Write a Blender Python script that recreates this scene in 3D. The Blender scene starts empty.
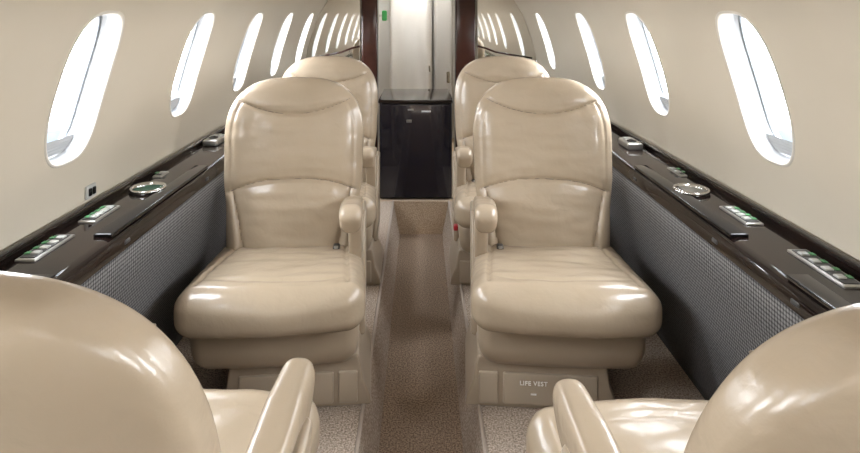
import bpy, bmesh, math, random
from math import sin, cos, pi, tan, sqrt, exp
from mathutils import Vector, noise
random.seed(3)
SC = bpy.context.scene
COL = SC.collection
F = 570.0
EYE = 1.15

# ---------------------------------------------------------------- helpers
def tag(o, label=None, cat=None, group=None, kind=None):
    if label: o['label'] = label
    if cat: o['category'] = cat
    if group: o['group'] = group
    if kind: o['kind'] = kind
    return o

def empty(name, loc=(0,0,0), rz=0, **k):
    o = bpy.data.objects.new(name, None); COL.objects.link(o)
    o.location = loc; o.rotation_euler = (0,0,rz); o.empty_display_size = .05
    return tag(o, **k)

def mk(name, verts, faces, mats, parent=None, smooth=True, loc=(0,0,0), fm=None, auto=None):
    me = bpy.data.meshes.new(name)
    me.from_pydata([tuple(v) for v in verts], [], faces)
    if not isinstance(mats, (list, tuple)): mats = [mats]
    for m in mats: me.materials.append(m)
    if fm: me.polygons.foreach_set('material_index', fm)
    bm = bmesh.new(); bm.from_mesh(me)
    bmesh.ops.remove_doubles(bm, verts=bm.verts, dist=1e-6)
    bmesh.ops.recalc_face_normals(bm, faces=bm.faces)
    for f in bm.faces: f.smooth = smooth
    bm.to_mesh(me); bm.free()
    o = bpy.data.objects.new(name, me); COL.objects.link(o)
    o.location = loc
    if parent: o.parent = parent
    return o

class MB:
    """collects simple shapes into one mesh"""
    def __init__(s): s.v=[]; s.f=[]
    def add(s, v, f):
        n=len(s.v); s.v += [tuple(p) for p in v]; s.f += [tuple(i+n for i in q) for q in f]; return s
    def box(s, c, h):
        v=[(c[0]+a*h[0], c[1]+b*h[1], c[2]+d*h[2]) for a in(-1,1) for b in(-1,1) for d in(-1,1)]
        return s.add(v, [(0,1,3,2),(4,6,7,5),(0,4,5,1),(2,3,7,6),(0,2,6,4),(1,5,7,3)])
    def rbox(s, c, h, r, n=4, m=4, fn=None):
        v,f = rbox(h, r, n, m, fn); return s.add([(p[0]+c[0],p[1]+c[1],p[2]+c[2]) for p in v], f)
    def tube(s, pts, r, k=8):
        return s.add(*tube(pts, r, k))
    def lathe(s, c, prof, k=32):
        v=[];f=[]
        for (r,z) in prof:
            for i in range(k): v.append((c[0]+r*cos(2*pi*i/k), c[1]+r*sin(2*pi*i/k), c[2]+z))
        for j in range(len(prof)-1):
            for i in range(k): f.append((j*k+i, j*k+(i+1)%k, (j+1)*k+(i+1)%k, (j+1)*k+i))
        return s.add(v,f)
    def prism(s, poly, x0, x1):   # poly in (y,z), extruded in x
        n=len(poly); v=[(x0,a,b) for a,b in poly]+[(x1,a,b) for a,b in poly]
        f=[tuple(range(n)), tuple(range(2*n-1,n-1,-1))]+[(i,(i+1)%n,n+(i+1)%n,n+i) for i in range(n)]
        return s.add(v,f)
    def prismy(s, poly, y0, y1):  # poly in (x,z), extruded in y
        n=len(poly); v=[(a,y0,b) for a,b in poly]+[(a,y1,b) for a,b in poly]
        f=[tuple(range(n)), tuple(range(2*n-1,n-1,-1))]+[(i,(i+1)%n,n+(i+1)%n,n+i) for i in range(n)]
        return s.add(v,f)
    def build(s, name, mat, parent=None, smooth=False, bevel=0, seg=3, loc=(0,0,0)):
        o = mk(name, s.v, s.f, mat, parent, smooth or bevel>0, loc)
        if bevel:
            b=o.modifiers.new('bevel','BEVEL'); b.width=bevel; b.segments=seg; b.limit_method='ANGLE'; b.angle_limit=.6
            w=o.modifiers.new('wn','WEIGHTED_NORMAL'); w.keep_sharp=False
        return o

def axis(h, r, n, m):
    L=[]
    for i in range(m): L.append(-(h-r) - r*tan(pi/4*(1-i/m)))
    for i in range(n+1): L.append(-(h-r)+2*(h-r)*i/n)
    for i in range(1,m+1): L.append((h-r)+r*tan(pi/4*i/m))
    return L
def rbox(h, r, n=4, m=4, fn=None):
    if not isinstance(n,(tuple,list)): n=(n,n,n)
    A=[axis(h[i], min(r,h[i]*.999), n[i], m) for i in range(3)]
    N=[len(a)-1 for a in A]
    idx={}; V=[]; Fs=[]
    def g(i,j,k):
        key=(i,j,k)
        if key not in idx:
            q=(A[0][i],A[1][j],A[2][k])
            inn=[max(-(h[t]-r),min(h[t]-r,q[t])) for t in range(3)]
            d=[q[t]-inn[t] for t in range(3)]; l=sqrt(sum(x*x for x in d)) or 1
            p=[inn[t]+d[t]/l*r for t in range(3)]
            if fn: p=fn(*p)
            idx[key]=len(V); V.append(tuple(p))
        return idx[key]
    for i in range(N[0]):
        for j in range(N[1]):
            Fs.append((g(i,j,0),g(i,j+1,0),g(i+1,j+1,0),g(i+1,j,0)))
            Fs.append((g(i,j,N[2]),g(i+1,j,N[2]),g(i+1,j+1,N[2]),g(i,j+1,N[2])))
    for i in range(N[0]):
        for k in range(N[2]):
            Fs.append((g(i,0,k),g(i+1,0,k),g(i+1,0,k+1),g(i,0,k+1)))
            Fs.append((g(i,N[1],k),g(i,N[1],k+1),g(i+1,N[1],k+1),g(i+1,N[1],k)))
    for j in range(N[1]):
        for k in range(N[2]):
            Fs.append((g(0,j,k),g(0,j,k+1),g(0,j+1,k+1),g(0,j+1,k)))
            Fs.append((g(N[0],j,k),g(N[0],j+1,k),g(N[0],j+1,k+1),g(N[0],j,k+1)))
    return V,Fs

def tube(pts, r, k=8, cap=True):
    P=[Vector(p) for p in pts]; V=[];Fs=[]
    up=Vector((0.03,0.02,1))
    for i,p in enumerate(P):
        d=(P[min(i+1,len(P)-1)]-P[max(i-1,0)]).normalized()
        a=d.cross(up)
        if a.length<.05: a=d.cross(Vector((1,0.1,0)))
        a.normalize(); b=d.cross(a)
        for j in range(k):
            t=2*pi*j/k; V.append(p+(a*cos(t)+b*sin(t))*r)
    for i in range(len(P)-1):
        for j in range(k): Fs.append((i*k+j,i*k+(j+1)%k,(i+1)*k+(j+1)%k,(i+1)*k+j))
    if cap: Fs.append(tuple(range(k))); Fs.append(tuple(range((len(P)-1)*k,len(P)*k)))
    return V,Fs

def loft(rings, closed=True):
    k=len(rings[0]); V=[p for r in rings for p in r]; Fs=[]
    for i in range(len(rings)-1):
        for j in range(k if closed else k-1): Fs.append((i*k+j,i*k+(j+1)%k,(i+1)*k+(j+1)%k,(i+1)*k+j))
    return V,Fs

def text_mesh(body, size, name, mat, parent, loc, rot):
    cu=bpy.data.curves.new(name,'FONT'); cu.body=body; cu.size=size; cu.align_x='CENTER'; cu.align_y='CENTER'; cu.extrude=.0006; cu.offset=.0004
    cu.space_character=1.12
    t=bpy.data.objects.new(name+'_src',cu); COL.objects.link(t)
    bpy.context.view_layer.update()
    dg=bpy.context.evaluated_depsgraph_get()
    me=bpy.data.meshes.new_from_object(t.evaluated_get(dg)); bpy.data.objects.remove(t)
    me.materials.clear(); me.materials.append(mat)
    o=bpy.data.objects.new(name,me); COL.objects.link(o); o.location=loc; o.rotation_euler=rot; o.parent=parent
    return o

# ---------------------------------------------------------------- materials
def mat(name, col, rough=.5, metal=0, spec=.5, coat=0, var=None, vs=20, bump=None, emis=None, detail=4):
    m=bpy.data.materials.new(name); m.use_nodes=True; nt=m.node_tree; N=nt.nodes; L=nt.links
    b=N['Principled BSDF']; b.inputs['Base Color'].default_value=(*col,1); b.inputs['Roughness'].default_value=rough
    b.inputs['Metallic'].default_value=metal; b.inputs['Specular IOR Level'].default_value=spec
    b.inputs['Coat Weight'].default_value=coat; b.inputs['Coat Roughness'].default_value=.04
    tc=N.new('ShaderNodeTexCoord')
    if var:
        n=N.new('ShaderNodeTexNoise'); n.inputs['Scale'].default_value=vs; n.inputs['Detail'].default_value=detail
        L.new(tc.outputs['Object'],n.inputs['Vector'])
        r=N.new('ShaderNodeValToRGB'); r.color_ramp.elements[0].position=.35; r.color_ramp.elements[1].position=.65
        r.color_ramp.elements[0].color=(*col,1); r.color_ramp.elements[1].color=(*var,1)
        L.new(n.outputs['Fac'],r.inputs['Fac']); L.new(r.outputs['Color'],b.inputs['Base Color'])
    prev=None
    for (kind,sc,st,dist) in (bump or []):
        if kind=='v': n=N.new('ShaderNodeTexVoronoi'); o='Distance'
        else: n=N.new('ShaderNodeTexNoise'); n.inputs['Detail'].default_value=2; n.inputs['Distortion'].default_value=.6; o='Fac'
        n.inputs['Scale'].default_value=sc
        L.new(tc.outputs['Object'],n.inputs['Vector'])
        bp=N.new('ShaderNodeBump'); bp.inputs['Strength'].default_value=st; bp.inputs['Distance'].default_value=dist
        L.new(n.outputs[o],bp.inputs['Height'])
        if prev: L.new(prev.outputs['Normal'],bp.inputs['Normal'])
        prev=bp
    if prev: L.new(prev.outputs['Normal'],b.inputs['Normal'])
    if emis:
        b.inputs['Emission Color'].default_value=(*emis[0],1); b.inputs['Emission Strength'].default_value=emis[1]
    return m

M={}
LB=[('n',6,.45,.013),('n',20,.28,.007),('n',70,.14,.003),('v',380,.06,.001)]
M['leather']=mat('leather',(.355,.280,.198),.27,spec=.65,var=(.395,.315,.228),vs=4,bump=LB)
M['leather_side']=mat('leather_side',(.335,.265,.190),.38,bump=[('v',380,.08,.001)])
M['piping']=mat('piping',(.18,.138,.098),.5)
M['trim']=mat('aisle_edging',(.38,.31,.255),.5)
M['plastic']=mat('beige_plastic',(.35,.283,.21),.34,var=(.375,.305,.228),vs=6)
M['plastic2']=mat('beige_plastic_pale',(.41,.338,.255),.32)
M['wall']=mat('cream_wall',(.555,.498,.405),.30,spec=.55,var=(.575,.518,.425),vs=3,bump=[('n',300,.04,.001)])
M['ceil']=mat('cream_ceiling',(.50,.45,.37),.6)
M['frame']=mat('window_frame_paint',(.62,.585,.52),.4)
M['reveal']=mat('window_reveal_grey',(.24,.245,.25),.4)
M['shade']=mat('window_shade_fabric',(.40,.41,.42),.6)
M['gasket']=mat('grey_gasket',(.17,.185,.20),.4)
M['wood']=mat('dark_gloss_wood',(.006,.004,.0038),.045,spec=.45,var=(.013,.007,.0055),vs=8)
M['redwood']=mat('reddish_gloss_wood',(.030,.010,.008),.10,spec=.5,var=(.048,.016,.011),vs=8)
M['black']=mat('black_gloss',(.005,.005,.006),.05,spec=.4)
M['cab']=mat('cabinet_gloss',(.008,.008,.014),.06,coat=.5,var=(.013,.011,.015),vs=6)
M['chrome']=mat('brushed_silver',(.55,.54,.52),.18,metal=1)
M['silver']=mat('satin_silver',(.42,.41,.39),.28,metal=.85)
M['btn']=mat('grey_button',(.42,.42,.40),.4)
M['dark_btn']=mat('dark_button_bed',(.04,.04,.04),.35)
M['green']=mat('green_legend',(.07,.26,.10),.4)
M['greens']=mat('green_sign',(.05,.36,.09),.4,emis=((.05,.6,.12),.1))
M['red']=mat('red_handle',(.42,.02,.03),.35)
M['text']=mat('white_lettering',(1.0,.98,.95),.5)
M['faint']=mat('faint_marking',(.55,.55,.56),.5)
M['white']=mat('white_panel',(.56,.555,.535),.4)
M['grey']=mat('grey_panel',(.38,.37,.35),.45)
M['belt']=mat('dark_belt',(.06,.055,.05),.5)
M['mirror']=mat('mirror_glass',(.76,.74,.70),.03,metal=1)
M['cup']=mat('green_tinted_cup',(.015,.10,.06),.28)

def carpet(name, a, b, sc):
    return mat(name,a,.95,spec=.1,var=b,vs=sc,bump=[('n',sc*1.2,.9,.004)],detail=2)
M['aisle']=carpet('brown_aisle_carpet',(.165,.115,.082),(.44,.335,.25),185)
M['ledge']=carpet('taupe_carpet',(.25,.195,.152),(.60,.495,.405),190)
M['riser']=carpet('tan_riser_carpet',(.38,.28,.19),(.60,.47,.34),185)

def weave():
    m=bpy.data.materials.new('grey_woven_fabric'); m.use_nodes=True; nt=m.node_tree; N=nt.nodes; L=nt.links
    b=N['Principled BSDF']; b.inputs['Roughness'].default_value=.9; b.inputs['Specular IOR Level'].default_value=.1
    tc=N.new('ShaderNodeTexCoord'); mp=N.new('ShaderNodeMapping'); mp.inputs['Scale'].default_value=(0,1,1)
    L.new(tc.outputs['Object'],mp.inputs['Vector'])
    v=N.new('ShaderNodeTexVoronoi'); v.inputs['Scale'].default_value=110; v.inputs['Randomness'].default_value=.1
    L.new(mp.outputs[0],v.inputs['Vector'])
    r=N.new('ShaderNodeValToRGB'); r.color_ramp.elements[0].position=.2; r.color_ramp.elements[1].position=.6
    r.color_ramp.elements[0].color=(.175,.170,.170,1); r.color_ramp.elements[1].color=(.030,.029,.030,1)
    L.new(v.outputs['Distance'],r.inputs['Fac']); L.new(r.outputs['Color'],b.inputs['Base Color'])
    bp=N.new('ShaderNodeBump'); bp.inputs['Strength'].default_value=.4; bp.inputs['Distance'].default_value=.002; bp.invert=True
    L.new(v.outputs['Distance'],bp.inputs['Height']); L.new(bp.outputs['Normal'],b.inputs['Normal'])
    return m
M['weave']=weave()

def pane():
    m=bpy.data.materials.new('clear_pane'); m.use_nodes=True; nt=m.node_tree; N=nt.nodes; L=nt.links
    N.remove(N['Principled BSDF']); out=N['Material Output']
    t=N.new('ShaderNodeBsdfTransparent'); t.inputs[0].default_value=(.96,.98,1,1)
    g=N.new('ShaderNodeBsdfGlossy'); g.inputs['Roughness'].default_value=.02
    x=N.new('ShaderNodeMixShader'); x.inputs[0].default_value=.05
    L.new(t.outputs[0],x.inputs[1]); L.new(g.outputs[0],x.inputs[2]); L.new(x.outputs[0],out.inputs['Surface'])
    return m
M['pane']=pane()

# ---------------------------------------------------------------- cabin shell
Y0, Y1 = -.895, 4.305
PR=[(.885,.60),(.89,.68),(.873,.78),(.835,.95),(.76,1.15),(.64,1.32),(.46,1.45),(.24,1.51),(0,1.53)]
def catmull(P, per=12):
    out=[]
    Q=[(2*P[0][0]-P[1][0],2*P[0][1]-P[1][1])]+P+[(-P[-2][0],P[-2][1])]
    for i in range(1,len(Q)-2):
        for j in range(per):
            t=j/per; r=[]
            for c in (0,1):
                a,b,d,e=Q[i-1][c],Q[i][c],Q[i+1][c],Q[i+2][c]
                r.append(.5*(2*b+(d-a)*t+(2*a-5*b+4*d-e)*t*t+(3*b-a-3*d+e)*t**3))
            out.append(tuple(r))
    out.append(P[-1]); return out
CP=catmull(PR)
CS=[0]
for i in range(1,len(CP)): CS.append(CS[-1]+math.dist(CP[i],CP[i-1]))
def prof(s):
    s=max(0,min(CS[-1],s))
    lo=0
    while lo<len(CS)-2 and CS[lo+1]<s: lo+=1
    t=(s-CS[lo])/(CS[lo+1]-CS[lo]); a,b=CP[lo],CP[lo+1]
    x=a[0]+(b[0]-a[0])*t; z=a[1]+(b[1]-a[1])*t
    l=math.dist(a,b); tx,tz=(b[0]-a[0])/l,(b[1]-a[1])/l
    return x,z,tz,-tx
def s_at(z):
    for i in range(len(CP)-1):
        if CP[i][1]<=z<=CP[i+1][1]: return CS[i]+(CS[i+1]-CS[i])*(z-CP[i][1])/(CP[i+1][1]-CP[i][1])
def P(side,y,s,off=0):
    x,z,nx,nz=prof(s); return Vector((side*(x+nx*off), y, z+nz*off))
S_LO, S_HI = s_at(.6), s_at(1.40)
S_W = (s_at(.785)+s_at(1.148))/2; HB=(s_at(1.148)-s_at(.785))/2; HA=.102
NT=64
def sup(t,a,b,n=3.0):
    c,s=cos(t),sin(t); return (math.copysign(a*abs(c)**(2/n),c), math.copysign(b*abs(s)**(2/n),s))

cents={-1:[1.40+.65*k for k in range(-3,5)], 1:[-.57,.08,.73,1.41,2.07,2.76,3.75]}
wn=[0]
for side,sn in ((-1,'left'),(1,'right')):
    cs=cents[side]; bd=[Y0]+[(cs[i]+cs[i+1])/2 for i in range(len(cs)-1)]+[Y1]
    mb=MB()
    for i,c in enumerate(cs):
        rings=[]
        K=10
        for k in range(K+1):
            r=[]
            for j in range(NT):
                t=2*pi*j/NT; hx,hs=sup(t,HA,HB)
                m=max(abs(cos(t)),abs(sin(t))); ux,us=cos(t)/m, sin(t)/m
                ox=ux*((bd[i+1]-c) if ux>0 else (c-bd[i])); os=us*((S_HI-S_W) if us>0 else (S_W-S_LO))
                f=(k/K)**1.3
                r.append(P(side, c+hx+(ox-hx)*f, S_W+hs+(os-hs)*f))
            rings.append(r)
        mb.add(*loft(rings))
    mb.add([(side*.885,Y0,.60),(side*.885,Y1,.60),(side*.93,Y1,.0),(side*.93,Y0,.0)],[(0,1,2,3)])
    o=mb.build('wall_'+sn, M['wall'], smooth=True)
    tag(o, f'cream curved cabin side wall with oval windows, {sn} side', 'wall', kind='structure')
    for i,c in enumerate(cs):
        wn[0]+=1
        loc=P(side,c,S_W)
        w=empty(f'window_{wn[0]}', loc, kind='structure', cat='window', group=f'oval cabin windows on the {sn} wall',
                label=f'oval cabin window in the {sn} wall, number {i+1} counting from behind the viewer')
        def ring(da,off): return [P(side,c+x,S_W+s,off)-loc for x,s in (sup(2*pi*j/NT,HA+da,HB+da) for j in range(NT))]
        v,f=loft([ring(.009,.001),ring(.008,-.002),ring(.004,-.003),ring(.0,.0),ring(-.002,.006)])
        mk('window_frame',v,f,M['frame'],w)
        v,f=loft([ring(-.002,.006),ring(-.003,.030),ring(-.006,.042),ring(-.012,.046),ring(-.014,.060)])
        mk('window_reveal',v,f,M['reveal'],w)
        v,f=loft([ring(-.011,.050),ring(-.016,.048),ring(-.018,.053),ring(-.018,.060)])
        mk('gasket',v,f,M['gasket'],w)
        r0=ring(-.013,.058); n=len(r0)
        mk('pane',r0+[sum(r0,Vector())/n],[(j,(j+1)%n,n) for j in range(n)],M['pane'],w)
        rows=[]
        R=11
        for k in range(R):
            ss=-HB+.006+k*.0040; off=.036+(.0007 if k%2 else 0)
            wd=(HA-.008)*(max(0,1-abs(ss/(HB))**3.0))**(1/3.0)
            rows.append([P(side,c+wd*(q/8-1),S_W+ss,off)-loc for q in range(17)])
        v,f=loft(rows,False); mk('window_shade',v,f,M['shade'],w,smooth=False)
        ld=bpy.data.lights.new('sky_portal','AREA'); ld.shape='RECTANGLE'; ld.size=.24; ld.size_y=.37
        try: ld.cycles.is_portal=True
        except Exception: pass
        lo=bpy.data.objects.new('sky_portal',ld); COL.objects.link(lo); lo.location=P(side,c,S_W,.075)
        x,z,nx,nz=prof(S_W); d=Vector((-side*nx,0,-nz)); lo.rotation_euler=d.to_track_quat('-Z','Y').to_euler()

prf=[P(-1,0,S_HI+(CS[-1]-S_HI)*k/12) for k in range(13)]+[P(1,0,CS[-1]-(CS[-1]-S_HI)*k/12) for k in range(1,13)]
v,f=loft([[ (p.x,y,p.z) for p in prf] for y in (Y0,Y1)],False)
tag(mk('ceiling',v,f,M['ceil']),'cream arched cabin ceiling','ceiling',kind='structure')
full=[(.93,-.02)]+[(q[0],q[1]) for q in CP]
poly=[(x,z) for x,z in full]+[(-x,z) for x,z in reversed(full[:-1])]
tag(MB().prismy(poly,Y0-.03,Y0).build('wall_back',M['wall']),'cream divider wall behind the seats','wall',kind='structure')

# floor
AW,LW,DR,YS=.13,.168,-.2,3.48
V=[];Fs=[];fm=[]
def quad(a,b,c,d,m):
    n=len(V); V.extend([a,b,c,d]); Fs.append((n,n+1,n+2,n+3)); fm.append(m)
for sd in(-1,1):
    quad((sd*.93,Y0,0),(sd*LW,Y0,0),(sd*LW,YS,0),(sd*.93,YS,0),1)
    quad((sd*LW,Y0,0),(sd*AW,Y0,DR),(sd*AW,YS,DR),(sd*LW,YS,0),1)
quad((-AW,Y0,DR),(AW,Y0,DR),(AW,YS,DR),(-AW,YS,DR),0)
quad((-LW,YS,0),(LW,YS,0),(AW,YS,DR),(-AW,YS,DR),2)
quad((-.93,YS,0),(.93,YS,0),(.93,5.3,0),(-.93,5.3,0),2)
quad((-AW,Y0-.03,DR),(AW,Y0-.03,DR),(LW,Y0-.03,0.01),(-LW,Y0-.03,0.01),1)
me=bpy.data.meshes.new('floor'); me.from_pydata(V,[],Fs)
for m in ('aisle','ledge','riser'): me.materials.append(M[m])
me.polygons.foreach_set('material_index',fm)
fo=bpy.data.objects.new('floor',me); COL.objects.link(fo)
tag(fo,'carpeted cabin floor with a dropped brown centre aisle','floor',kind='structure')
n=0
for sd,sn in((-1,'left'),(1,'right')):
    n+=1
    b=MB().rbox((sd*(LW+.001),(Y0+YS)/2,.001),(.006,(YS-Y0)/2,.005),.0045,2,2)
    tag(b.build(f'trim_{n}',M['trim'],smooth=True),f'thin edging along the {sn} lip of the dropped aisle','trim',kind='structure')

# ---------------------------------------------------------------- end bulkhead with doorway
XL,XR=-.325,.257
BY=Y1
def bulk(sd,xin,name,lab):
    pts=[(sd*x,z) for x,z in full if x>=abs(xin)-1e-6 ]
    p=[(xin,-.0),(sd*.93,0)]+pts
    ztop=[z for x,z in CP if x>=abs(xin)][-1]
    p.append((xin,ztop+.01))
    o=MB().prismy(p,BY,BY+.04).build(name,M['wall']); tag(o,lab,'wall',kind='structure')
bulk(-1,XL,'wall_end_left','cream end bulkhead left of the doorway')
bulk(1,XR,'wall_end_right','cream end bulkhead right of the doorway')
d=empty('door_1',(0,BY-.01,0),label='dark glossy wood doorway surround at the end of the aisle',cat='doorway',kind='structure')
for a,b in((XL-.12,XL),(XR,XR+.15)):
    MB().rbox(((a+b)/2,0,.74),((b-a)/2,.035,.74),.012,2,3).build('door_jamb',M['redwood'],d,smooth=True)
MB().rbox(((XL+XR)/2,0,1.47),((XR-XL)/2+.02,.03,.05),.01,2,3).build('door_header',M['redwood'],d,smooth=True)
for a in (XL+.006, XR-.006):
    MB().box((a,-.03,.74),(.004,.012,.73)).build('edge_strip',M['silver'],d)

for sd,xin,lab in((-1,.46,'framed bulkhead mirror left of the dark doorway'),(1,.425,'framed bulkhead mirror right of the dark doorway')):
    pts=[(x-.003,z-.0015) for x,z in CP if z>.80 and x-.003>xin]
    p=[(xin,.79)]+[(pts[0][0]-.05,.80)]+pts+[(xin,pts[-1][1]+.002)]
    r=empty('wall_mirror',(0,BY-.006,0),label=lab,cat='mirror')
    MB().prismy([(sd*a,b) for a,b in p],-.004,.004).build('mirror_glass',M['mirror'],r)
    q=[(sd*a,-.005,b) for a,b in p]; q.append(q[0])
    MB().tube(q,.003,8).build('mirror_frame',M['wall'],r,smooth=True)
    MB().tube([(sd*xin,-.012,.90),(sd*(xin+.06),-.012,.885),(sd*(xin+.14),-.012,.855),(sd*(pts[0][0]-.03),-.012,.81)],.007,8).build('lower_trim',M['redwood'],r,smooth=True)

VY=5.25
tag(MB().box((0,VY+.02,.75),(.93,.02,.78)).build('wall_far',M['white']),'pale wall of the compartment beyond the doorway','wall',kind='structure')
tag(MB().box((-.62,(BY+VY)/2+.02,.75),(.02,(VY-BY)/2-.02,.75)).build('wall_far_left',M['wall']),'left wall of the far compartment','wall',kind='structure')
tag(MB().box((.56,(BY+VY)/2+.02,.75),(.02,(VY-BY)/2-.02,.75)).build('wall_far_right',M['wall']),'right wall of the far compartment','wall',kind='structure')
tag(MB().box((0,(BY+VY)/2+.02,1.53),(.66,(VY-BY)/2-.02,.02)).build('ceiling_far',M['ceil']),'ceiling of the far compartment','ceiling',kind='structure')
dd=empty('locker',(-.09,VY-.12,0),label='tall white locker with soft vertical folds beyond the doorway',cat='locker')
def fold(x,y,z):
    return (x,y+(.010*sin(x*34+.6*sin(z*5)) if y<0 else 0),z)
MB().rbox((0,0,.76),(.19,.10,.75),.06,(24,4,10),8,fold).build('door_panel',M['white'],dd,smooth=True)
MB().rbox((.165,-.10,.66),(.008,.010,.030),.005,2,3).build('latch',M['chrome'],dd,smooth=True)
d2=empty('locker',(.200,VY-.10,0),label='narrow grey locker panel right of the tall white locker',cat='locker')
MB().rbox((0,0,.76),(.090,.08,.75),.04,3,6).build('door_panel',M['grey'],d2,smooth=True)
MB().rbox((.04,-.085,.58),(.014,.012,.05),.005,2,3).build('latch',M['chrome'],d2,smooth=True)
d3=empty('exit_sign',(-.28,BY+.06,1.13),label='small green sign hanging at the left of the doorway',cat='sign')
MB().rbox((0,0,0),(.019,.012,.040),.011,2,5).build('sign_face',M['greens'],d3,smooth=True)
MB().box((-.033,0,0),(.016,.006,.008)).build('bracket',M['silver'],d3)

CX0,CX1,CY,CZ=-.258,.191,3.505,.615
cb=empty('cabinet',((CX0+CX1)/2,CY,0),label='low glossy black cabinet at the end of the aisle',cat='cabinet')
hw=(CX1-CX0)/2
MB().rbox((0,.27,CZ/2-.01),(hw,.25,CZ/2-.012),.008,2,3).build('body',M['cab'],cb,smooth=True)
MB().rbox((0,.262,CZ-.012),(hw+.006,.262,.012),.008,2,3).build('cabinet_top',M['wood'],cb,smooth=True)
dr=MB().box((0,.012,.30),(hw-.014,.012,.285)).build('door',M['cab'],cb,bevel=.004,seg=2)
MB().rbox((-.03,-.003,.555),(.018,.003,.005),.002,2,2).build('handle',M['silver'],dr,smooth=True)
MB().box((.065,-.001,.545),(.028,.001,.0045)).build('label_plate',M['faint'],cb)
MB().rbox((-.04,-.003,.485),(.016,.003,.009),.002,2,2).build('latch',M['silver'],cb,smooth=True)

# ---------------------------------------------------------------- side consoles
ZT=EYE-.52
for sd,sn in((-1,'left'),(1,'right')):
    c=empty('side_console',(sd*.78,1.75,0),label=f'long dark wood side ledge with grey woven panel along the {sn} wall',cat='side ledge')
    X=lambda x: sd*(x-.78)
    ya,yb=-.85-1.75,Y1-1.75-.01
    MB().prismy([(X(.885),ZT),(X(.73),ZT),(X(.712),ZT-.006),(X(.704),ZT-.02),(X(.704),ZT-.045),(X(.72),ZT-.05),(X(.885),ZT-.05)],ya,yb).build('ledge_top',M['wood'],c,bevel=.004,seg=2)
    pp=[(.730,ZT-.03),(.711,ZT-.045),(.711,.50),(.730,.36),(.768,.2),(.82,.06),(.845,.0),(.90,.0)]
    v,f=loft([[(X(a),y,b) for a,b in pp] for y in [ya+(yb-ya)*k/10 for k in range(11)]],False)
    mk('fabric_panel',v,f,M['weave'],c)
    MB().rbox((X(.873),(ya+yb)/2,ZT+.008),(.010,(yb-ya)/2,.012),.006,2,2).build('wall_rail',M['wood'],c,smooth=True)
    for yc,hl in((1.62,.30),(.80,.32),(2.75,.3)):
        l=MB().rbox((X(.738),yc-1.75,ZT+.003),(.022,hl,.005),.003,2,2).build('table_lid',M['black'],c,smooth=True)
        for e in (-.85,.85):
            MB().rbox((X(.705),yc-1.75+hl*e,ZT-.026),(.004,.012,.005),.003,2,2).build('latch',M['dark_btn'],l,smooth=True)
    def cup(x,y):
        k=MB().lathe((X(x),y-1.75,ZT),[(.047,0),(.050,.004),(.050,.010),(.047,.013),(.043,.012),(.041,.003),(.041,.0005)],40).build('cup_holder',M['chrome'],c,smooth=True)
        MB().lathe((X(x),y-1.75,ZT),[(.041,.0045),(.030,.003),(.0001,.002)],40).build('cup_well',M['cup'] if sd<0 else M['silver'],k,smooth=True)
    def panel(x,y,hl=.075,hx=.03,nb=4):
        k=MB().rbox((X(x),y-1.75,ZT+.001),(hx,hl,.004),.003,2,2).build('control_panel',M['silver'],c,smooth=True)
        MB().rbox((X(x),y-1.75,ZT+.0055),(hx-.006,hl-.008,.0012),.001,2,2).build('button_bed',M['dark_btn'],k,smooth=True)
        for i in range(nb):
            yy=y-1.75-hl+.015+(2*hl-.03)*(i+.5)/nb
            MB().rbox((X(x-.006),yy,ZT+.008),(.009,.008,.0025),.002,2,2).build('button',M['btn'],k,smooth=True)
            MB().box((X(x+.012),yy,ZT+.0075),(.005,.006,.001)).build('button_light',M['green'],k)
    def device(x,y):
        k=MB().rbox((X(x),y-1.75,ZT+.012),(.030,.055,.013),.008,3,3).build('air_outlet',M['silver'],c,smooth=True)
        MB().lathe((X(x),y-1.75-.015,ZT+.022),[(.018,0),(.018,.006),(.012,.007),(.010,.003),(.0001,.003)],24).build('nozzle',M['black'],k,smooth=True)
        MB().rbox((X(x),y-1.75+.03,ZT+.026),(.016,.012,.003),.002,2,2).build('switch',M['btn'],k,smooth=True)
    if sd<0:
        cup(.80,1.67); panel(.828,1.47,.06,.022); panel(.828,1.26,.07,.022); device(.825,2.28)
        panel(.835,1.83,.03,.014,1)
    else:
        cup(.785,1.655); panel(.818,1.46,.065,.022); panel(.82,1.16,.085,.022); device(.815,2.22)
        panel(.835,1.86,.05,.012,2); panel(.80,.95,.05,.018,2)

so=s_at(.672); x,z,nx,nz=prof(so)
wo=empty('wall_switch',(-x+.003,1.53,z),label='tiny grey switch plate on the left wall above the ledge',cat='switch')
MB().rbox((0,0,0),(.004,.022,.018),.003,2,2).build('plate',M['btn'],wo,smooth=True)
for q in(-.009,.009): MB().rbox((.005,q,0),(.003,.006,.010),.002,2,2).build('rocker',M['black'],wo,smooth=True)

# ---------------------------------------------------------------- seats
ZTOP=.918
def interp(z,T):
    if z<=T[0][0]: return T[0][1]
    for a,b in zip(T,T[1:]):
        if z<=b[0]:
            t=(z-a[0])/(b[0]-a[0]); t=t*t*(3-2*t); return a[1]+(b[1]-a[1])*t
    return T[-1][1]
def W(z):
    w=interp(z,[(.30,.220),(.45,.226),(.60,.240),(.72,.243),(.95,.226)])
    if z>.70:
        q=min(1,(z-.70)/(ZTOP-.70)); w*=max(0,1-q**3.4)**(1/2.7)
    return max(w,.0005)
def T(z):
    t=interp(z,[(.30,.062),(.6,.060),(.9,.052)])
    if z>.83:
        q=min(1,(z-.83)/(ZTOP-.83)); t*=max(0,1-q**2.2)**(1/2.2)
    if z<.36:
        q=min(1,(.36-z)/.06); t*=max(0,1-q**2.4)**(1/2.4)
    return max(t,.0005)
NE=3.1
seam1=lambda x: .797+.046*(x/.19)**2
seam2=lambda x: .580-.046*(abs(x)/.22)**2.6
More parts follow.
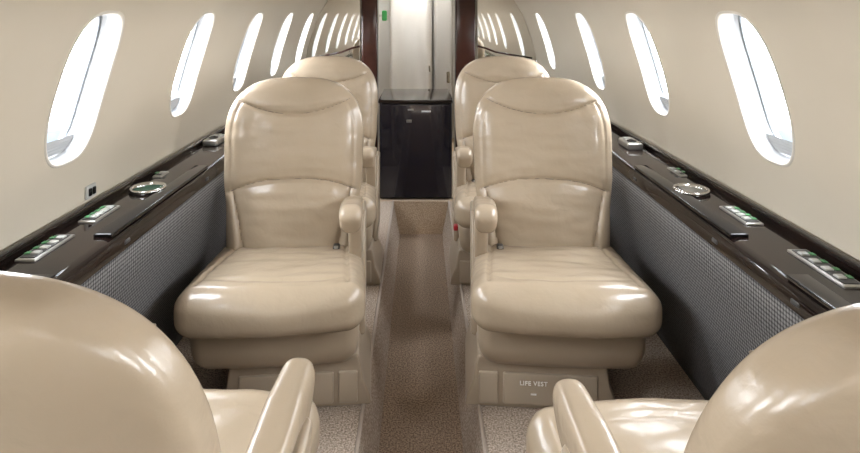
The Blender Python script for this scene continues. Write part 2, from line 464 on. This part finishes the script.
sideX=lambda z: .158+.048*max(0,min(1,(z-.34)/.22))**1.3
def g(d,s): return exp(-(d/s)**2)
def make_seat(name,label,X,Y,rz,inner,lean=.16,recl_z=1.0,arm_y=-.06,cush_y=-.235,life=False,belt=True,arm_x=.208,arm_w=.037,seed=0,ar_h=0,nk=1.0,cs=1.0,cz=.342,dk=1.0,drop=1.0,wk=1.0,red=False,group='beige leather passenger seats'):
    root=empty('passenger_seat',(X,Y,0),rz,label=label,cat='seat',group=group)
    zz=lambda z: .35+(z-.35)*recl_z if z>.35 else z
    yc=lambda z: .225+lean*(z-.35)
    nz=lambda x,y,z,f: noise.noise(Vector((x*f+seed*7.3,y*f+2.1,z*f-seed*3.7)))*nk
    def disp(x,z):
        d=0
        w=W(z)
        s1,s2=seam1(x),seam2(x)
        d+=.0075*g(z-s1,.0055)
        if abs(x)<.225: d+=.0080*g(z-s2,.0055)
        if z<s2: d+=.0090*g(abs(x)-sideX(z),.0055)
        if s2<z<s1: d+=.0065*g(abs(x)-(w-.032),.005)*min(1,(z-s2)/.01)*min(1,(s1-z)/.01)
        if z>s1: d-=.005*min(1,(z-s1)/.03)
        elif z<s2:
            if abs(x)<sideX(z): d-=.013*min(1,(s2-z)/.04)*max(0,1-(x/sideX(z))**2)**.5
            else: d-=.016*min(1,(abs(x)-sideX(z))/.02)
        else:
            m=min(1,(s1-z)/.04)*min(1,(z-s2)/.04)
            d-=.007*m*(.3+.7*(1-(x/max(w,.05))**2))
            d-=.009*m*g(abs(x)-.185,.035)
        pk=g(z-s1,.024)+g(z-s2,.028)
        d+=.0040*pk*nz(x*2.6,0,z*.6,15)
        d+=.0055*nz(x,0,z*1.5,5)+.0026*nz(x*.7,3,z*2.2,16)
        return dk*d*max(0,1-abs(x/w)**7)**1.0
    def fy(x,z):
        w,t=W(z),T(z)
        q=max(0,1-min(1,abs(x/w))**NE)**(1/NE)
        return yc(z)-t*q+disp(x,z)*min(1,q*1.5)
    zs=[.30+.06*(1-cos(pi/2*i/8)) for i in range(8)]+[.36+(.47*i/95) for i in range(95)]+[.83+(ZTOP-.83)*sin(pi/2*i/26) for i in range(27)]
    half=70
    rings=[]
    for z in zs:
        w,t=W(z),T(z); r=[]
        us=[]
        for i in range(half+1):
            a=pi*i/half; c=cos(a); us.append(math.copysign(abs(c)**.62,c))
        for u in us:
            x=u*w; r.append((x*wk,fy(x,z),zz(z)))
        for u in reversed(us[1:-1]):
            x=u*w; q=max(0,1-abs(u)**NE)**(1/NE)
            dd=.008*nz(x,5,z,4.5)+.006*nz(x*1.3,5,z*.7,12)
            r.append((x*wk,yc(z)+(t*1.15+.004*(1-u*u)*min(1,t/.05))*q-dd*min(1,q*1.5),zz(z)))
        rings.append(r)
    k=len(rings[0]); parts={'backrest':[], 'headrest':[], 'lumbar_cushion':[], 'back_shell':[]}
    V=[p for r in rings for p in r]
    for i in range(len(rings)-1):
        zc=(zs[i]+zs[i+1])/2
        for j in range(k):
            q=(i*k+j,i*k+(j+1)%k,(i+1)*k+(j+1)%k,(i+1)*k+j)
            xc=sum(V[t][0] for t in q)/4/wk
            if j<half:
                if zc>seam1(xc): parts['headrest'].append(q)
                elif zc<seam2(xc) and abs(xc)<sideX(zc): parts['lumbar_cushion'].append(q)
                else: parts['backrest'].append(q)
            else: parts['back_shell'].append(q)
    parts['back_shell'].append(tuple(range(k)))
    for pn,fs in parts.items():
        used=sorted({i for q in fs for i in q}); mp={o:n for n,o in enumerate(used)}
        mk(pn,[V[i] for i in used],[tuple(mp[i] for i in q) for q in fs],M['leather'],root)
    for sf in (seam1,seam2):
        L=[]
        for i in range(61):
            x=-.224+.448*i/60; z=sf(x)
            if abs(x)<W(z)*.94: L.append((x*wk,fy(x,z)+.0002,zz(z)))
        MB().tube(L,.0019,6).build('piping',M['piping'],root,smooth=True)
    for s in(-1,1):
        L=[]
        for i in range(30):
            z=.36+.19*i/29; x=s*sideX(z)
            if z<seam2(x)-.002: L.append((x*wk,fy(x,z)+.0002,zz(z)))
        MB().tube(L,.0019,6).build('piping',M['piping'],root,smooth=True)
    # seat cushion
    hy=.245; cyc=cush_y+hy; HZ=.063; HX=.249
    def cf(x,y,z):
        t=(y+hy)/(2*hy)
        x2=x*(1.0-.11*t**1.5)*cs
        kz=max(-1,min(1,z/HZ)); ku=max(0,kz)
        fx=max(0,1-(x/.257)**2); fyv=max(0,1-(y/hy)**2)
        z2=z+ku*(.014*fx**.6*fyv**.5-.060*max(0,(t-.08)/.92)**1.1)
        sx=.208-.012*t
        gr=0
        if y>-hy+.04: gr=max(gr,g(abs(x)-sx,.006)*min(1,(y+hy-.04)/.03))
        gf=.55*g(y+hy-.075-.03*(x/.25)**2,.010)*max(0,1-(abs(x)/.215)**6)
        z2-=ku*.0075*max(gr,gf)
        z2+=ku*(.008*nz(x,y,0,5)+.0036*nz(x*.8,y*1.7,0,14))
        vz=max(0,1-(z/(HZ*1.05))**2)
        y2=y-.022*fx*max(0,(.5-t)*2)*vz-.012*(1-(x/.257)**2)*(1-t)
        y2+=.007*nz(x,0,z,9)*(1-t)
        x2+=math.copysign(.009,x)*vz*(abs(x)/.257)**4
        return (x2,y2,z2)
    MB().rbox((0,cyc,cz),(HX,hy,HZ),.045,(64,60,10),10,cf).build('seat_cushion',M['leather'],root,smooth=True)
    def af(x,y,z):
        u=max(0,-z/.078)
        k2=(1-.09*u**1.6)*cs; return (x*k2, y-.004+.035*u**1.6-.010*(1-(x/.234)**2)*(1 if y<0 else 0), z)
    MB().rbox((0,cyc+.043,cz-.133),(.236,.207,.078),.040,(12,10,6),7,af).build('seat_apron',M['leather_side'],root,smooth=True)
    bs=inner*.052; by=cyc-.112
    bx=MB()
    pl=[(-.220,.0),(.220,0),(.216,.028),(.196,.075),(.190,.12),(.182,.150),(-.182,.150),(-.190,.12),(-.196,.075),(-.216,.028)]
    bx.prismy([(a+bs,b) for a,b in pl],by,cyc+.22)
    base=bx.build('base',M['plastic'],root,bevel=.007,seg=3)
    MB().rbox((bs-inner*.025,by-.001,.060),(.135,.006,.046),.005,2,3).build('base_door',M['plastic2'],base,smooth=True)
    MB().rbox((bs+inner*.152,by-.001,.060),(.028,.006,.046),.005,2,3).build('base_cover',M['plastic2'],base,smooth=True)
    if life:
        text_mesh('LIFE VEST',.0172,'lettering',M['text'],base,(bs-inner*.045-.068,by-.0095,.080),(pi/2,0,0))
        MB().box((bs-inner*.045-.068,by-.0075,.048),(.008,.001,.002)).build('pull_tab',M['text'],base)
    if red:
        MB().rbox((inner*.246,-.02,.215),(.010,.016,.012),.007,2,3).build('release_handle',M['red'],root,smooth=True)
    xi=inner*.240
    MB().prism([(cyc+.02,.13),(cyc+.26,.13),(.30,.40),(.31,.47),(.17,.48),(.11,.40),(cyc+.04,.24)],xi-.013,xi+.013).build('side_panel',M['leather_side'],root,bevel=.010,seg=4)
    a0=arm_y; ax=inner*arm_x; H=.562+ar_h
    D=drop
    secs=[(.295,H-.036-.052*D,.006,.5),(.29,H-.035-.050*D,.016,.85),(.26,H-.032-.046*D,.022,.97),(.17,H-.029-.036*D,.025,1),(max(.12,a0+.11),H-.028-.024*D,.028,1),(a0+.085,H-.033-.010*D,.033,1),(a0+.066,H-.040-.004*D,.040,1),(a0+.048,H-.046,.046,1),(a0+.030,H-.048,.048,.98),(a0+.016,H-.048,.044,.93),(a0+.007,H-.048,.037,.82),(a0+.002,H-.048,.027,.62),(a0,H-.048,.012,.30)]
    rg=[]
    for (yy,zc,hh,wf) in secs:
        r=[]
        for j in range(28):
            c_,s_=cos(2*pi*j/28),sin(2*pi*j/28); n_=3.0
            z_=zc+math.copysign(hh*abs(s_)**(2/n_),s_)
            low=max(0,H-.035-z_)
            fade=max(0,1-(yy-a0)/.12) if yy>a0 else 1
            r.append((ax+math.copysign(arm_w*wf*abs(c_)**(2/n_)*(1-2.2*low),c_),yy+.75*low*fade,z_))
        rg.append(r)
    v,f=loft(rg); f=f+[tuple(range(28)),tuple(range(28*(len(rg)-1),28*len(rg)))]
    o=mk('armrest',v,f,M['leather'],root)
    sm=o.modifiers.new('subdivision','SUBSURF'); sm.levels=1; sm.render_levels=2
    sxx=inner*(arm_x+.012); zb=.30
    MB().prism([(a0+.07,H-.05),(a0+.085,H-.10),(a0+.120,H-.16),(a0+.15,zb),(.22,zb),(.25,H-.11),(.25,H-.07)],sxx-.022,sxx+.022).build('armrest_support',M['leather_side'],root,bevel=.014,seg=5)
    if belt:
        b=MB().rbox((inner*.155,.14,.368),(.011,.020,.007),.005,2,3).build('belt_buckle',M['belt'],root,smooth=True)
        MB().rbox((inner*.155,.126,.3735),(.007,.006,.004),.003,2,3).build('buckle_button',M['silver'],b,smooth=True)
    return root

make_seat('a','beige leather seat facing the viewer on the left, near row, plain base',-.425,1.75,.085,1,seed=1)
make_seat('b','beige leather seat facing the viewer with LIFE VEST lettered on its base',.408,1.75,-.075,-1,life=True,seed=2)
make_seat('c','beige leather seat in the far row behind the left front seat',-.445,2.50,.03,1,recl_z=1.035,seed=3)
make_seat('d','beige leather seat in the far row behind the seat lettered LIFE VEST',.398,2.50,-.03,-1,recl_z=1.035,seed=4,red=True)
make_seat('e','reclined beige seat with its back to the viewer, bottom left corner',-.43,.935,pi-.03,-1,lean=.40,recl_z=1.02,arm_y=.050,cush_y=-.25,belt=False,arm_x=.248,arm_w=.027,ar_h=.072,seed=5,nk=.9,cs=.86,cz=.312,dk=0,drop=0,wk=.98)
make_seat('f','reclined beige seat with its back to the viewer, bottom right corner',.450,.905,pi+.06,1,lean=.40,recl_z=1.01,arm_y=.035,cush_y=-.25,belt=False,arm_x=.236,arm_w=.027,ar_h=.054,seed=6,nk=.9,cs=.91,cz=.310,dk=0,drop=0,wk=.94)

# ---------------------------------------------------------------- lights
w=bpy.data.worlds.new('sky'); SC.world=w; w.use_nodes=True; nt=w.node_tree; N=nt.nodes; L=nt.links
bg=N['Background']; tc=N.new('ShaderNodeTexCoord'); sp=N.new('ShaderNodeSeparateXYZ'); L.new(tc.outputs['Generated'],sp.inputs[0])
mr=N.new('ShaderNodeMapRange'); mr.inputs[1].default_value=-.5; mr.inputs[2].default_value=.5; L.new(sp.outputs['Z'],mr.inputs[0])
cr=N.new('ShaderNodeValToRGB'); el=cr.color_ramp.elements
el[0].position=.20; el[0].color=(.26,.25,.24,1); el[1].position=1.0; el[1].color=(.93,.96,1,1)
e=el.new(.285); e.color=(.0150,.0175,.0200,1)
e=el.new(.330); e.color=(.0175,.0195,.0210,1)
e=el.new(.38); e.color=(.80,.80,.80,1)
L.new(mr.outputs[0],cr.inputs[0]); L.new(cr.outputs[0],bg.inputs['Color']); bg.inputs['Strength'].default_value=54

def area(name,loc,rot,sx,sy,pw,col=(1,.95,.88)):
    ld=bpy.data.lights.new(name,'AREA'); ld.shape='RECTANGLE'; ld.size=sx; ld.size_y=sy; ld.energy=pw; ld.color=col
    o=bpy.data.objects.new(name,ld); COL.objects.link(o); o.location=loc; o.rotation_euler=rot; return o
area('ceiling_light_strip',(-.14,1.7,1.46),(0,0,0),.10,4.6,1.7)
area('ceiling_light_strip',(.14,1.7,1.46),(0,0,0),.10,4.6,1.7)
area('far_ceiling_light',(-.05,4.8,1.49),(0,0,0),.5,.5,7)
area('rear_fill_light',(-.10,-.75,1.30),(1.15,0,.12),.5,.25,1.8,(1,.95,.88))  # added lamp behind the camera, brightens the near seat backs
area('ledge_fill_light',(-.695,1.7,.575),(0,.35,0),.012,4.6,.35)  # added fill strips under both ledges, lift the dark carpet beside the seats
area('ledge_fill_light',(.695,1.7,.575),(0,-.35,0),.012,4.6,.35)

# ---------------------------------------------------------------- camera
cd=bpy.data.cameras.new('camera'); cam=bpy.data.objects.new('camera',cd); COL.objects.link(cam)
cam.location=(0,0,EYE); cam.rotation_euler=(pi/2,0,0)
cd.sensor_width=36; cd.lens=F/860*36; cd.shift_x=9/860; cd.shift_y=-213.5/860; cd.clip_start=.02
SC.camera=cam
SC.view_settings.view_transform='Standard'; SC.view_settings.look='None'; SC.view_settings.exposure=0
